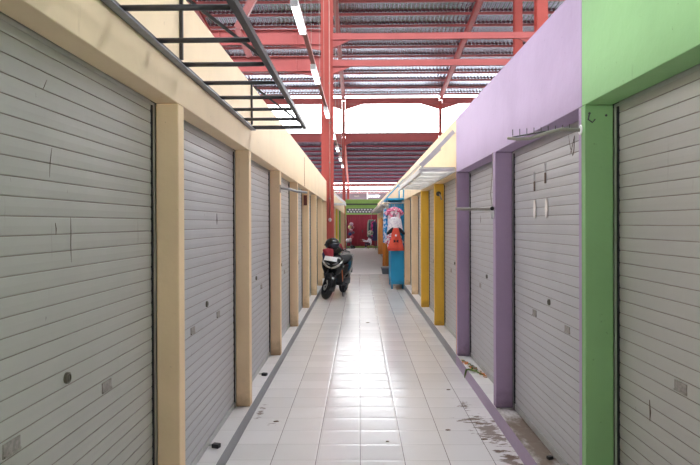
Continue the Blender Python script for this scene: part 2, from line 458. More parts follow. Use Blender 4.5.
# marks and stickers on particular shutters (local frame: +x is the front)
def mark(key, name, y, z, shape, m, label=None):
    t = SH[key]; dy = (y - t.location.y) * (1 if key[0] == 'L' else -1)
    b = MB(); shape(b)
    o = b.build(name, m, t); o.location = (.005, dy, z-t.location.z)
    if label: o['label'] = label
    return o
def oval(b): b.lathe([(.001, 0), (.5, 0), (.5, .06), (.001, .06)], axis='X', seg=18); [setattr(v, 'co', Vector((v.co.x*.1, v.co.y*.055, v.co.z*.13))) for v in b.bm.verts]
paper = plain('white_paper', (236, 228, 222), .7); tape = plain('silver_tape', (214, 216, 222), .2, .2)
grime = plain('rust_mark', (104, 84, 72), .8)
for y in (4.31, 4.04): mark('R1', 'paper_tag', y, 1.70, oval, paper, 'white paper oval')
def strip(w, h): return lambda b: b.box(0, .004, -w/2, w/2, -h/2, h/2, 0, .001)
for y, z in ((4.33, 1.90), (4.08, 1.94)):
    mark('R1', 'tape_strip', y, z+.03, strip(.022, .06), tape, 'silver tape strip')
    mark('R1', 'tape_scrap', y-.01, z-.04, strip(.03, .07), grime, 'dark tape scrap')
def scratch(pts, r): return lambda b: b.tube([(0.0005, a, c) for a, c in pts], [r*.4]+[r]*(len(pts)-2)+[r*.3], 6)
mark('L0', 'rust_scratch', 2.16, 1.63, scratch([(0, .0), (.002, -.05), (.0, -.10), (.004, -.16)], 0.0012), grime)
mark('L0', 'rust_scratch', 2.05, 1.60, scratch([(0, .01), (.006, -.01), (.004, -.03)], 0.0017), grime)
mark('L0', 'rust_scratch', 2.0, 2.08, scratch([(0, 0), (-.02, -.03), (-.03, -.04)], 0.0010), grime)
mark('L0', 'rust_scratch', 2.03, 1.86, scratch([(0, 0), (-.012, -.05), (-.016, -.10)], 0.0011), grime)
mark('R0', 'rust_scratch', 2.62, .82, scratch([(0, 0.03), (.006, -.02), (.003, -.06)], .003), grime)
mark('R1', 'wire_scrap', 3.62, 2.02, scratch([(.0, .1), (.03, .02), (.07, -.03), (.09, .0), (.1, .08), (.06, .02), (.02, -.02)], .0016), grime, 'thin rusty wire')
for k in ('L1', 'L3', 'R2'):
    y = SH[k].location.y
    mark(k, 'rust_scratch', y+.3, 1.66, scratch([(0, .02), (.004, -.03), (.002, -.06)], .0022), grime)
mark('R2', 'tape_strip', 5.42, 1.97, strip(.03, .12), tape); mark('R2', 'tape_strip', 5.15, 1.98, strip(.03, .14), tape)

# padlocks by the kerb
def padlock(loc, rot, label, sc_=.8):
    t = empty('padlock', loc, label, 'padlock', 'padlocks at the shutter feet', rot)
    t.scale = (sc_,)*3
    b = MB(); b.box(-.025, .025, -.032, .032, 0, .036, 0, .006); b.build('lock_body', M['black'], t)
    b = MB(); b.tube([(-.012, .03, .018), (-.014, .06, .018), (-.006, .078, .018), (.006, .078, .018), (.014, .06, .018), (.012, .03, .018)], .0045, 8)
    b.build('shackle', M['alu'], t, True)
padlock((-.968, 4.1, KHL+.0005), (0, 0, R(72)), 'black padlock lying at the foot of the second left shutter')
padlock((-.945, 6.05, KHL+.0005), (0, 0, R(70)), 'small padlock lying at the foot of the third left shutter')
padlock((1.19, 3.86, KH+.0005), (0, 0, R(-70)), 'dark padlock lying on the dirty right kerb', .55)

# ------------------------------------------------------------------ dark canopy frame, left
t = empty('canopy_frame', (LX, 3.1, 2.41), 'dark steel canopy frame without a cover, fixed to the left cream wall', 'canopy frame')
CX0, CX1, CY0, CY1, CZ = LX+.014, -.455, 1.06, 5.14, 2.41
def rel(b): 
    for v in b.bm.verts: v.co -= Vector((LX, 3.1, 2.41))
    return b
b = MB(); b.box(LX+.001, LX+.006, CY0, CY1, CZ-.022, CZ+.024); b.box(LX+.006, LX+.04, CY0, CY1, CZ-.022, CZ-.016, 1)
rel(b).build('wall_angle', [M['frame'], M['framelight']], t)
b = MB(); b.box(CX1-.014, CX1+.014, CY0, CY1, CZ-.015, CZ+.015); rel(b).build('outer_rail', M['frame'], t)
for k in range(11):
    y = 5.12 - .4065*k
    r = .012 if k else .016
    b = MB()
    if k: b.tube([(LX+.007, y, CZ), (CX1-.021, y, CZ)], r, 10)
    else: b.box(LX+.007, CX1-.021, y-.016, y+.016, CZ-.014, CZ+.014)
    rel(b).build('cross_bar', M['frame'], t, bool(k))
for y in (5.12, 3.09, 1.06+.05):
    b = MB(); b.box(LX+.001, LX+.017, y-.008, y+.008, CZ+.025, WT-.01); rel(b).build('wall_post', M['frame'], t)
    b = MB(); b.bar((LX+.03, y, WT-.03), (CX1-.005, y, CZ+.015), .016, .016); rel(b).build('brace', M['frame'], t)

# ------------------------------------------------------------------ white awnings
def awning(xw, xo, y0, y1, z, label, nb):
    t = empty('awning', (xw, y0, z), label, 'awning', 'white sheet awnings')
    s = 1 if xo > xw else -1
    def rl(b):
        for v in b.bm.verts: v.co -= Vector((xw, y0, z))
        return b
    a, c = min(xw+s*.002, xo), max(xw+s*.002, xo)
    rings = []; n = int((y1-y0)/.06)
    b = MB(); A = []; 
    for i in range(n+1):
        y = y0+(y1-y0)*i/n; zz = z+.03+(.008 if i % 2 else -.008)
        A.append([(a, y, zz), (c, y, zz), (c, y, zz+.004), (a, y, zz+.004)])
    b.loft(A); rl(b).build('sheet', M['awn'], t)
    b = MB(); b.box(xo-.018, xo+.018, y0, y1, z-.035, z+.018); rl(b).build('outer_rail', M['white'], t)
    b = MB(); b.box(xw+s*.001, xw+s*.03, y0, y1, z-.015, z+.018) if s > 0 else b.box(xw-.03, xw-.001, y0, y1, z-.015, z+.018)
    rl(b).build('wall_rail', M['white'], t)
    for k in range(nb):
        y = y0+.02+(y1-y0-.04)*k/(nb-1)
        b = MB(); b.box(min(xw+s*.031, xo-s*.019), max(xw+s*.031, xo-s*.019), y-.018, y+.018, z-.012, z+.018); rl(b).build('cross_bar', M['white'], t)
    for y in (y0+.02, y1-.02):
        b = MB(); b.bar((xo, y, z+.05), (xw+s*.02, y, WT-.14), .03, .045); rl(b).build('brace', M['white'], t)
        b = MB(); b.bar((xo-s*.01, y+.03, z+.06), (xo+(xw-xo)*.55, y+.03, z+.05+(WT-.2-z)*.55), .02, .06); rl(b).build('rolled_edge', M['white'], t)
    return t
awning(RX, .695, 6.93, 10.66, 2.20, 'white ribbed awning over the yellow-framed shutters on the right', 7)
awning(RX, .695, 20.2, 35.4, 2.20, 'long white awning farther down on the right, beyond the blue cupboard', 14)
awning(LX, -.455, 19.5, 20.5, 2.22, 'short white awning on the left behind the red column', 2)

# ------------------------------------------------------------------ conduit arms
t = empty('conduit_arm', (RX, 3.035, 2.06), 'bent grey conduit arm reaching out from the green and purple pillar', 'conduit')
b = MB(); b.tube([(-.002, 0, 0), (-.09, 0, .004), (-.16, .01, -.012), (-.24, .02, -.038), (-.31, .02, -.04), (-.355, .02, -.035)], [.009, .009, .009, .008, .008, .007], 10)
b.build('pipe', M['pipe'], t, True)
b = MB(); b.lathe([(.001, 0), (.026, 0), (.022, -.005), (.001, -.005)], axis='X', seg=16); b.build('plaster_patch', M['white'], t)
b = MB()
for i in range(9): b.tube([(-.05-.035*i, .012, -.0-.003*i), (-.05-.035*i, .012, .03-.003*i)], .0022, 5)
b.tube([(-.04, .014, .01), (-.18, .022, -.005), (-.33, .025, -.03)], .004, 6)
b.build('wire_stubs', M['frame'], t)
t = empty('wall_lamp_bracket', (RX, 4.98, 1.715), 'straight grey lamp bracket with a white box, crossing in front of the purple pillar', 'lamp bracket')
b = MB(); b.tube([(-.004, 0, 0), (-.31, 0, .004)], .012, 10); b.build('pipe', M['pipe'], t, True)
b = MB(); b.box(-.032, -.006, -.035, -.013, -.075, -.012, 0, .004); b.build('white_box', M['white'], t)
b = MB(); b.sphere((-.02, -.024, .006), .017, .012, .017, 12, 8); b.build('lamp_socket', M['black'], t, True)
b = MB(); b.tube([(-.018, -.022, .02), (-.03, -.016, .12), (-.012, -.004, .3), (-.010, -.006, .46)], .003, 6); b.build('wire', M['pipe'], t)
t = empty('conduit_arm', (LX, 7.0, 2.0), 'grey conduit arm sticking out from the third left pillar', 'conduit')
b = MB(); b.tube([(.003, 0, .01), (.1, 0, 0), (.2, .0, -.03), (.31, 0, -.04)], .014, 10); b.build('pipe', plain('zinc_pipe', (168, 166, 166), .4, .4), t, True)
b = MB(); b.box(.0005, .008, -.03, .03, -.04, .05, 0, .002); b.build('flange', M['pipe'], t)
b = MB(); b.box(LX-.085, LX-.025, LP[5]-.032, LP[5]-.001, 1.93, 2.11, 0, .004)
o = b.build('meter_box', M['brown']); tag(o, 'small dark red-brown box fixed high on a cream pillar', 'box')
t = empty('lamp_socket', (RX+.055, RP[4]-.001, 2.03), 'black lamp socket with a grey stem high on the yellow pillar', 'lamp socket')
b = MB(); b.lathe([(.001, 0), (.034, 0), (.034, -.03), (.022, -.035), (.020, -.06), (.001, -.06)], axis='Y', seg=18); b.build('socket', M['black'], t)
b = MB(); b.tube([(.0, -.05, 0), (.022, -.055, -.03), (.04, -.05, -.09)], .011, 10); b.build('stem', M['pipe'], t, True)

b = MB()
for dx, dz in ((.02, 2.13), (.10, 2.12)): b.lathe([(.001, -.002), (.006, -.002), (.006, .0), (.001, .0)], (RX+dx, 2.973, dz), 'Y', 8)
b.tube([(RX+.02, 2.972, 2.13), (RX+.012, 2.966, 2.10), (RX+.03, 2.962, 2.085), (RX+.045, 2.968, 2.10)], .0035, 6)
tag(b.build('cable_end', M['frame']), 'short cable end and screw holes at the top of the green pillar', 'cable')

# ------------------------------------------------------------------ hall roof: near slope
E_Y, E_Z, SL = 38., 9.62, .12
def roof_z(y): return E_Z + (E_Y-y)*SL
XA, XB_ = -26., 32.
def corrugated(name, y0, z0, y1, z1, x0, x1, pitch=.19, h=.022, m='galv'):
    b = MB(); A = []; B = []
    x = x0
    prof = ((0, 0), (.25, 0), (.45, 1), (.80, 1))
    while x < x1:
        for f, u in prof:
            A.append(b.bm.verts.new((x+f*pitch, y0, z0+u*h))); B.append(b.bm.verts.new((x+f*pitch, y1, z1+u*h)))
        x += pitch
    for i in range(len(A)-1): b.bm.faces.new((A[i], A[i+1], B[i+1], B[i]))
    o = struct(name, b, [M['galvtop'], M[m]]); me = o.data
    if sum(p.normal.z for p in me.polygons) < 0: me.flip_normals()
    s = o.modifiers.new('thick', 'SOLIDIFY'); s.thickness = .003; s.offset = 1; s.material_offset = 1
    return o
ROOF_Y0 = 12.; NEARGAP = 4.  # out-of-view roof opening, sized to let sky light down
corrugated('ceiling', ROOF_Y0, roof_z(ROOF_Y0)+.001, E_Y+.4, roof_z(E_Y+.4)+.001, XA, XB_)
corrugated('roof_blocker_behind', -16., roof_z(ROOF_Y0)-1.6, ROOF_Y0-NEARGAP, roof_z(ROOF_Y0)+.6, XA, XB_)  # unseen roof slope added to cut light from overhead
b = MB(); b.box(XA, XB_, -16.2, -16.0, -.012, roof_z(ROOF_Y0)-1.7); struct('wall_blocker_back', b, M['greywall'])  # unseen wall added to stop light from behind the camera
b = MB(); b.box(XA-.2, XA, -16.2, E_Y, -.012, 8.); struct('wall_blocker_left', b, M['greywall'])  # unseen half-height walls on both sides, added to cut side light
b = MB(); b.box(XB_, XB_+.2, -16.2, E_Y, -.012, 8.); struct('wall_blocker_right', b, M['greywall'])
stall = plain('dark_stall_slab', (92, 90, 92), .9)  # unseen dark slabs over the side stalls, added to cut bounce onto the roof
b = MB(); b.box(XA+.01, -3.21, -15.9, 37.5, 2.3, 2.5); struct('stall_bounce_slab_left', b, stall)
b = MB(); b.box(3.41, XB_-.01, -15.9, 37.5, 2.3, 2.5); struct('stall_bounce_slab_right', b, stall)
npur = int((E_Y-ROOF_Y0)/1.19)+1
for k in range(npur):
    y = E_Y-.1-1.19*k; z = roof_z(y)-.004
    b = MB(); b.prism([(y-.03, z), (y+.03, z), (y+.03, z-.012), (y-.018, z-.012), (y-.018, z-.092), (y+.03, z-.092), (y+.03, z-.104), (y-.03, z-.104)], 'X', XA, XB_)
    tag(b.build('purlin', M['red']), 'red steel purlin under the near corrugated roof, %s from the eave' % ORD[k], 'purlin', 'purlins of the near roof')
BX = [-.95-5.98*2, -.95-5.98, -.95, 5.03, 11.01, 17.0]
names = ['second line left of the lane', 'first line left of the lane', 'the line of the lane lamps', 'the line beyond the purple wall', 'second line right of the lane', 'far right line']
for i, x in enumerate(BX):
    y0, y1 = ROOF_Y0, E_Y-.05
    b = MB()
    for dz, w, h in ((-.175, .2, .016), (-.41, .2, .016)): b.bar((x, y0, roof_z(y0)+dz), (x, y1, roof_z(y1)+dz), w, h)
    b.bar((x, y0, roof_z(y0)-.29), (x, y1, roof_z(y1)-.29), .02, .22)
    tag(b.build('rafter', M['red']), 'sloping red steel rafter under the near roof, ' + names[i], 'rafter', 'rafters of the near roof')
    top = 9.0; foot = 0. if abs(x+.95) < .1 else 0.
    b = MB(); y = E_Y
    b.box(x-.09, x+.09, y-.08, y-.068, -.012, 9.18); b.box(x-.09, x+.09, y+.068, y+.08, -.012, 9.18); b.box(x-.008, x+.008, y-.068, y+.068, -.012, 9.18)
    tag(b.build('steel_column', M['redcol']), 'slim red column far back under the near roof eave, ' + names[i], 'column', 'eave columns')
# eave girder with haunches at each column
for i in range(len(BX)-1):
    x0, x1 = BX[i]+.1, BX[i+1]-.1; y = E_Y
    b = MB(); b.box(x0, x1, y-.08, y-.06, 9.0, 9.36); b.box(x0, x1, y-.06, y+.08, 9.34, 9.36); b.box(x0, x1, y-.06, y+.08, 9.0, 9.02)
    for s, xe in ((1, x0), (-1, x1)):
        b.prism([(xe, 8.995), (xe+s*1.1, 8.995), (xe, 8.65)], 'Y', y-.03, y+.03)
    tag(b.build('girder', M['red']), 'red eave girder above the white opening, %s span from the left' % ORD[i], 'girder', 'eave girders')

# ------------------------------------------------------------------ lower far roof
F_Y0, F_Z0, FS = 39.6, 7.02, .158
def roof2_z(y): return F_Z0-(y-F_Y0)*FS
corrugated('ceiling_far', F_Y0-.2, roof2_z(F_Y0-.2)+.001, 51.8, roof2_z(51.8)+.001, -15, 18, m='galvdark')
for k in range(11):
    y = F_Y0+.15+1.18*k; z = roof2_z(y)-.004
    b = MB(); b.prism([(y-.03, z), (y+.03, z), (y+.03, z-.012), (y-.018, z-.012), (y-.018, z-.092), (y+.03, z-.092), (y+.03, z-.104), (y-.03, z-.104)], 'X', -15, 18)
    tag(b.build('purlin', M['redshade']), 'red steel purlin under the low far roof, %s down from its gutter' % ORD[k], 'purlin', 'purlins of the far roof')
b = MB(); b.prism([(38.95, 7.2), (39.3, 7.2), (39.3, 7.36), (39.28, 7.36), (39.28, 7.22), (38.97, 7.22), (38.97, 7.36), (38.95, 7.36)], 'X', -15, 18)
tag(b.build('gutter', M['frame']), 'long grey roof gutter along the bottom of the white opening', 'gutter')
for i in range(len(BX)-1):
    x0, x1 = BX[i]+.1, BX[i+1]-.1
    b = MB(); b.box(x0, x1, 38.1, 38.12, 6.72, 7.18); b.box(x0, x1, 38.1, 38.2, 7.16, 7.18); b.box(x0, x1, 38.1, 38.2, 6.72, 6.74)
    for s, xe in ((1, x0), (-1, x1)): b.prism([(xe, 6.715), (xe+s*.5, 6.715), (xe, 6.45)], 'Y', 38.10, 38.14)
    tag(b.build('girder', M['red']), 'red girder under the gutter of the low far roof, %s span from the left' % ORD[i], 'girder', 'gutter girders')
for i, x in enumerate(BX[:5]):
    b = MB(); y0, y1 = F_Y0+.05, 51.5
    b.bar((x+.02, y0, roof2_z(y0)-.24), (x+.02, y1, roof2_z(y1)-.24), .14, .16)
    tag(b.build('rafter', plain('pale_red_paint', (226, 128, 118), .5)), 'pale red rafter under the low far roof, ' + names[i], 'rafter', 'rafters of the far roof')
    b = MB(); b.box(x-.08, x+.1, 51.6, 51.78, -.012, 4.72)
    tag(b.build('steel_column', M['redcol']), 'red column at the end of the low far roof, ' + names[i], 'column', 'far roof columns')
b = MB(); b.box(-15, 18, 51.62, 51.76, 4.73, 4.96); tag(b.build('girder', M['red']), 'long red end girder at the bottom of the low far roof', 'girder')
t = empty('railing', (0, 52.6, 4.2), 'pale pink railing in the white gap under the far roof', 'railing')
b = MB(); b.box(-14, 16, -.02, .02, .28, .33); b.box(-14, 16, -.02, .02, 0, .04); b.build('rail', plain('pale_pink_paint', (232, 180, 180), .5), t)
pm = MB(); pm.box(-.02, .02, -.015, .015, .04, .28); pm = pm.mesh('baluster', M['red'])
for k in range(20): inst(pm, 'baluster', t, (-8.5+.85*k, 0, 0))
b = MB(); b.box(-16, 18, 60, 60.2, -.012, 4.72); struct('wall_far', b, M['greywall'])
b = MB(); b.box(-16, 18, 57, 59.99, 4.73, 4.83); struct('shade_slab_end', b, M['greywall'])  # thin slab added to keep sky light off the far wall
for x, z, w, lab in ((1.35, 4.28, 1.25, 'bright white strip light on the grey far wall, right'), (.0, 3.86, .8, 'bright white strip light low on the grey far wall, left'), (-.25, 4.3, .5, 'dim strip light on the grey far wall')):
    b = MB(); b.box(x-w/2, x+w/2, 59.93, 59.999, z-.07, z+.07, 0, .02)
    tag(b.build('strip_light', M['tube'] if 'bright' in lab else M['pipe']), lab, 'light')
b = MB(); b.box(.72, .86, 59.9, 59.999, 3.3, 4.7); tag(b.build('downpipe', M['white']), 'white pipe down the grey far wall', 'pipe')

# ------------------------------------------------------------------ columns and girders by the scooter
CYA = 17.05
def icol(name, xc, y0, w, d, z1, label, group, mats=M['redcol']):
    t = empty(name, (xc, y0+d/2, -.012), label, 'column', group)
    b = MB(); b.box(-w/2, w/2, -d/2, -d/2+.016, 0, z1); b.box(-w/2, w/2, d/2-.016, d/2, 0, z1); b.box(-w/2+.07, w/2-.07, -d/2+.016, d/2-.016, 0, z1)
    b.build('shaft', mats, t)
    b = MB(); b.box(-w/2-.04, w/2+.04, -d/2-.04, d/2+.04, 0, .02); b.build('base_plate', mats, t)
    return t
t = icol('steel_column', -.885, CYA, .33, .3, 11.69, 'tall red steel column at the end of the left row, behind the scooter', 'red hall columns')
b = MB(); b.tube([(.07, -.165, 1.78), (.07, -.165, 9.)], .017, 8)
b.build('conduit', plain('pinkish_pipe', (214, 150, 140), .5), t, True)
b = MB(); b.sphere((.07, -.185, 1.72), .045, .03, .06, 12, 8); b.build('junction_box', M['white'], t, True)
b = MB()
for z in (2.3, 3.3, 4.4, 5.5): b.box(.045, .095, -.185, -.15, z, z+.03)
b.build('pipe_clip', M['pipe'], t)
icol('steel_column', 5.085, CYA, .3, .3, 11.69, 'red steel column rising above the purple wall, the nearer right one', 'red hall columns')
icol('steel_column', 5.09, 19.6, .24, .24, 11.38, 'red steel column rising above the purple wall, the farther slimmer one', 'red hall columns')
icol('steel_column', -6.86, CYA, .33, .3, 11.69, 'red steel column left of the lane, hidden behind the cream wall', 'red hall columns')
for z, nm in ((6.81, 'upper'), (6.07, 'lower')):
    b = MB(); x0, x1 = -.718, 4.93
    b.box(x0, x1, CYA+.02, CYA+.032, z-.085, z+.085); b.box(x0, x1, CYA+.032, CYA+.12, z+.073, z+.085); b.box(x0, x1, CYA+.032, CYA+.12, z-.085, z-.073)
    for s, xe in ((1, x0), (-1, x1)): b.prism([(xe, z-.087), (xe+s*.5, z-.087), (xe, z-.3)], 'Y', CYA+.04, CYA+.10); 
    b.box(x0, x0+.5, CYA+.0, CYA+.02, z-.09, z+.09)
    tag(b.build('girder', M['red']), '%s thin red girder running right from the tall red column' % nm, 'girder', 'girders right of the column')
    b = MB(); x0, x1 = -6.69, -1.052; zz = z-.02
    b.box(x0, x1, CYA+.02, CYA+.035, zz-.21, zz+.21); b.box(x0, x1, CYA-.05, CYA+.1, zz+.195, zz+.21); b.box(x0, x1, CYA-.05, CYA+.1, zz-.21, zz-.195)
    for xs in (-1.75, -3.9): b.box(xs, xs+.012, CYA-.04, CYA+.02, zz-.19, zz+.19)
    b.prism([(x1, zz-.212), (x1-1.0, zz-.212), (x1, zz-.36)], 'Y', CYA, CYA+.05)
    tag(b.build('girder', M['red']), '%s deep red girder running left from the tall red column' % nm, 'girder', 'girders left of the column')
b = MB(); b.bar((-2.6, 16.9, 8.4), (-3.35, 16.9, 6.99), .14, .2); b.bar((-3.35, 16.9, 6.99), (-3.0, 16.9, 6.2), .12, .16)
tag(b.build('brace', plain('faded_red_paint', (160, 92, 90), .5)), 'faded red diagonal brace crossing the left girders', 'brace')

# ------------------------------------------------------------------ lane lamps on their channel
LHX, LHZ = -.83, 4.43
lamp_y = [8.5, 11.75, 15.8, 19.9, 23.4, 27.0, 30.3]
bm_body = MB(); bm_body.box(-.05, .05, -.62, .62, .028, .075, 0, .006); bm_body = bm_body.mesh('housing', M['white'])
bt = MB(); bt.tube([(0, -.58, 0), (0, .58, 0)], .019, 10); bt = bt.mesh('tube', M['tube'], True)
be = MB(); be.box(-.05, .05, -.022, .022, -.022, .028, 0, .004); be = be.mesh('end_cap', M['white'])
for i, y in enumerate(lamp_y):
    t = empty('fluorescent_lamp', (LHX, y, LHZ), 'bright white fluorescent lamp hanging above the lane, %s from the camera' % ORD[i], 'lamp', 'fluorescent lamps over the lane')
    inst(bm_body, 'housing', t)
    for s in (-1, 1): inst(bt, 'tube', t, (s*.027, 0, 0))
    for s in (-1, 1): inst(be, 'end_cap', t, (0, s*.603, 0))
    for s in (-1, 1):
        yy = y+s*.5; b = MB(); b.tube([(s*.042, s*.5, .075), (s*.042, s*.5, roof_z(yy)-.01-LHZ)], .004, 6); b.build('hanger_wire', M['pipe'], t)
b = MB(); b.box(LHX-.035, LHX+.035, 7.6, 31.2, LHZ+.078, LHZ+.14)
tag(b.build('lamp_channel', M['channel']), 'long brown-red channel carrying the row of lamps over the lane', 'channel')

# ------------------------------------------------------------------ end of the lane
EY = 40.6
b = MB(); b.box(-6, -.88, EY, EY+.2, -.012, 3.2); b.box(1.2, 7, EY, EY+.2, -.012, 3.2); b.box(-.88, 1.2, EY, EY+.2, 2.2, 3.2)
b.box(-.88, 1.2, EY-.06, EY+.2, -.012, .1); struct('wall_end', b, M['lime'])
b = MB(); b.box(-6, 7, EY-.12, EY-.001, 2.84, 2.92); tag(b.build('ledge', M['frame']), 'dark ledge across the green end wall', 'ledge')
t = empty('folding_gate', (.16, EY+.05, .1), 'closed crimson folding gate at the end of the lane', 'gate')
b = MB(); n = 34; pts = []
for i in range(n+1): pts.append((-1.03+2.06*i/n, .03*(i % 2)))
A = [b.bm.verts.new((p[0], p[1], .005)) for p in pts]; B = [b.bm.verts.new((p[0], p[1], 2.09)) for p in pts]
for i in range(n): b.bm.faces.new((A[i], A[i+1], B[i+1], B[i]))
b.build('panel', M['crimson'], t)
b = MB(); b.box(-1.035, 1.035, -.03, -.005, 2.03, 2.09); b.build('top_track', M['crimson'], t)
b = MB(); b.box(.02, .06, -.03, -.004, .9, 1.1); b.build('handle', M['frame'], t)
t = empty('ventilation_grille', (.0, EY-.002, 2.30), 'band of white and dark diamond ventilation blocks above the crimson gate', 'ventilation grille')
b = MB(); b.box(-.85, 1.0, -.03, 0, 0, .3); b.build('backing', plain('slate_grey', (92, 92, 104), .7), t)
for k in range(9):
    for r_ in (0, 1):
        x = -.74+.2*k + .1*r_; z = .08+.14*r_
        if x > .95: continue
        b = MB(); b.prism([(x-.085, z), (x, z-.06), (x+.085, z), (x, z+.06)], 'Y', -.045, -.031); b.build('diamond_block', plain('white_block', (222, 226, 224), .6) if k+r_ == 0 else bpy.data.materials['white_block'], t)

# ------------------------------------------------------------------ blue cupboard with clothes
CB = (.925, 15.5, 0)
t = empty('blue_cupboard', CB, 'tall bright blue wooden cupboard stall with clothes hung on it', 'cupboard')
def rlb(b):
    for v in b.bm.verts: v.co -= Vector(CB)
    return b
b = MB(); b.box(.772, 1.084, 14.96, 16.2, .16, 2.13); rlb(b).build('body', M['blue'], t)
b = MB(); b.box(.765, 1.084, 14.92, 14.958, .125, 2.13, 0, .004); rlb(b).build('front_board', M['blue'], t)
b = MB(); b.box(.64, 1.084, 14.84, 16.2, 2.16, 2.215, 0, .006); rlb(b).build('top_board', M['blue'], t)
b = MB(); b.bar((.66, 14.86, 2.22), (1.07, 14.86, 2.66), .025, .025); b.bar((1.07, 14.86, 2.22), (1.07, 14.86, 2.67), .025, .025); b.bar((.98, 15.1, 2.22), (.98, 15.1, 2.52), .03, .03)
rlb(b).build('stay', M['blue'], t)
b = MB(); b.tube([(.64, 14.76, 2.09), (1.07, 14.76, 2.09)], .012, 8)
for x in (.68, 1.04): b.tube([(x, 14.76, 2.09), (x, 14.85, 2.165)], .008, 6)
for k in range(7): b.tube([(.70+.05*k, 14.76, 2.09), (.70+.05*k, 14.75, 2.04), (.715+.05*k, 14.75, 2.02)], .004, 6)
rlb(b).build('hanging_rail', M['pipe'], t)
for x in (.775, 1.04):
    for y in (15.0, 16.1):
        b = MB(); b.box(x, x+.035, y, y+.04, 0, .159); rlb(b).build('leg', M['blue'], t)

def garment(name, loc, prof, m, label, cat, group, depth=.05, folds=6, amp=.010, rot=0, extra=None, gs=1.):
    """prof: list of (z, half width, x centre) from the hem up"""
    t = empty(name, loc, label, cat, group, (0, 0, rot)); t.scale = (gs,)*3
    b = MB(); rings = []; seg = 40
    for i, (z, w, cx) in enumerate(prof):
        f = 1-i/(len(prof)-1); ring = []
        for k in range(seg):
            a = 2*math.pi*k/seg; q = 1+amp*f*math.cos(a*folds)/max(depth, .02)*1.2
            ring.append((cx+w*math.cos(a), depth*(.55+.45*f)*math.sin(a)*q, z))
        rings.append(ring)
    b.loft(rings); b.build('cloth', m, t, True)
    if extra: extra(t)
    # wire hanger
    zt = prof[-1][0]; cx = prof[-1][2]
    b = MB(); b.tube([(cx, 0, zt-.01), (cx, 0, zt+.05), (cx+.018, 0, zt+.07), (cx, 0, zt+.09)], .004, 6); b.build('hanger', M['white'], t)
    return t
def cloth(name, c, c2=None, sc_=20):
    m, nt, bs = nmat(name); p = geo_pos(nt)
    if c2: nt.links.new(mix(nt, ramp(nt, noise(nt, p, sc_, 2), .48, .56), lin(c), lin(c2)), bs.inputs['Base Color'])
    else: nt.links.new(mix(nt, noise(nt, p, 18, 3), lin(c), tuple(v*.85 for v in lin(c)[:3])+(1,)), bs.inputs['Base Color'])
    bs.inputs['Roughness'].default_value = .85; return m
pinkflower = cloth('pink_flower_print', (236, 226, 232), (214, 60, 120), 26)
pinkcl = cloth('pink_cloth', (214, 70, 124), (240, 190, 210), 30); whitecl = cloth('white_cloth', (236, 232, 238), (204, 196, 210), 14)
pinkwhite = cloth('pink_splash_print', (238, 228, 234), (226, 120, 160), 14)
coral = cloth('coral_cloth', (236, 92, 72)); blackcl = cloth('navy_black_cloth', (34, 36, 48)); orangecl = cloth('orange_brown_cloth', (206, 118, 40))
bluefl = cloth('blue_flower_print', (40, 140, 200), (210, 214, 232), 18); olive = cloth('olive_cloth', (150, 150, 96)); darkcl = cloth('dark_cloth', (52, 46, 62), (96, 60, 80), 8); denim = cloth('navy_cloth', (58, 56, 100))
def sleeves(m, z, w, dz=.1, nm='sleeve', r=.05):
    def f(t):
        for s in (-1, 1):
            b = MB(); b.tube([(s*w*.5, 0, z), (s*w*.9, 0, z-.02), (s*(w+.07), -.005, z-dz)], [r, r*1.05, r*.9], 12); b.build(nm, m, t, True)
    return f
GC = 'clothes on the blue cupboard'
def blouse_extra(t):
    sleeves(pinkcl, .40, .14, .12)(t)
    b = MB(); b.tube([(-.06, -.035, .46), (-.03, -.05, .40), (0, -.055, .37), (.03, -.05, .40), (.06, -.035, .46)], .012, 8); b.build('collar', pinkcl, t, True)
    b = MB(); b.sphere((0, -.05, .27), .05, .02, .06, 14, 8); b.build('print_patch', cloth('grey_motif', (120, 112, 124), (216, 120, 150), 40), t, True)
garment('blouse', (.84, 14.78, 1.53), [(0, .15, 0), (.1, .15, 0), (.25, .15, 0), (.4, .16, 0), (.455, .08, 0), (.47, .05, 0)], pinkwhite, 'white blouse with pink sleeves, topmost of the front clothes on the blue cupboard', 'clothing', GC, .04, 6, .01, 0, blouse_extra)
garment('blouse', (.85, 14.68, 1.40), [(0, .19, 0), (.08, .18, 0), (.2, .165, 0), (.3, .15, 0), (.36, .04, 0)], cloth('white_lace', (240, 238, 242), (214, 208, 222), 40), 'plain white blouse hanging just above the coral dress', 'clothing', GC, .025, 9, .006, 0, None)
def dress_extra(t):
    for s in (-1, 1):
        b = MB(); b.loft([[(s*cx_+rx_*math.cos(2*math.pi*k/16), -.02+ry_*math.sin(2*math.pi*k/16), z_+.5*rx_*math.cos(2*math.pi*k/16)*-s) for k in range(16)] for cx_, rx_, ry_, z_ in ((.10, .03, .02, .585), (.12, .055, .045, .55), (.155, .075, .05, .50), (.165, .07, .045, .455), (.16, .05, .03, .43))]); b.build('cap_sleeve', blackcl, t, True)
        b = MB(); b.bar((s*.05, -.055, .56), (s*.02, -.065, .30), .035, .012, 0, (0, 1, 0)); b.build('strap', coral, t)
        b = MB(); b.loft([[(s*.008, -.085, .245+d) for d in (-.01, .01)]+[(s*.008, -.075, .245+d) for d in (.01, -.01)], [(s*.06, -.09, .245+d) for d in (-.04, .04)]+[(s*.06, -.07, .245+d) for d in (.04, -.04)]]); b.build('bow', blackcl, t)
    b = MB(); b.sphere((0, -.07, .39), .025, .012, .03, 12, 8); b.build('badge', whitecl, t, True)
    b = MB(); b.box(-.045, .045, -.066, -.03, .3, .5, 0, .01); b.build('bib', coral, t)
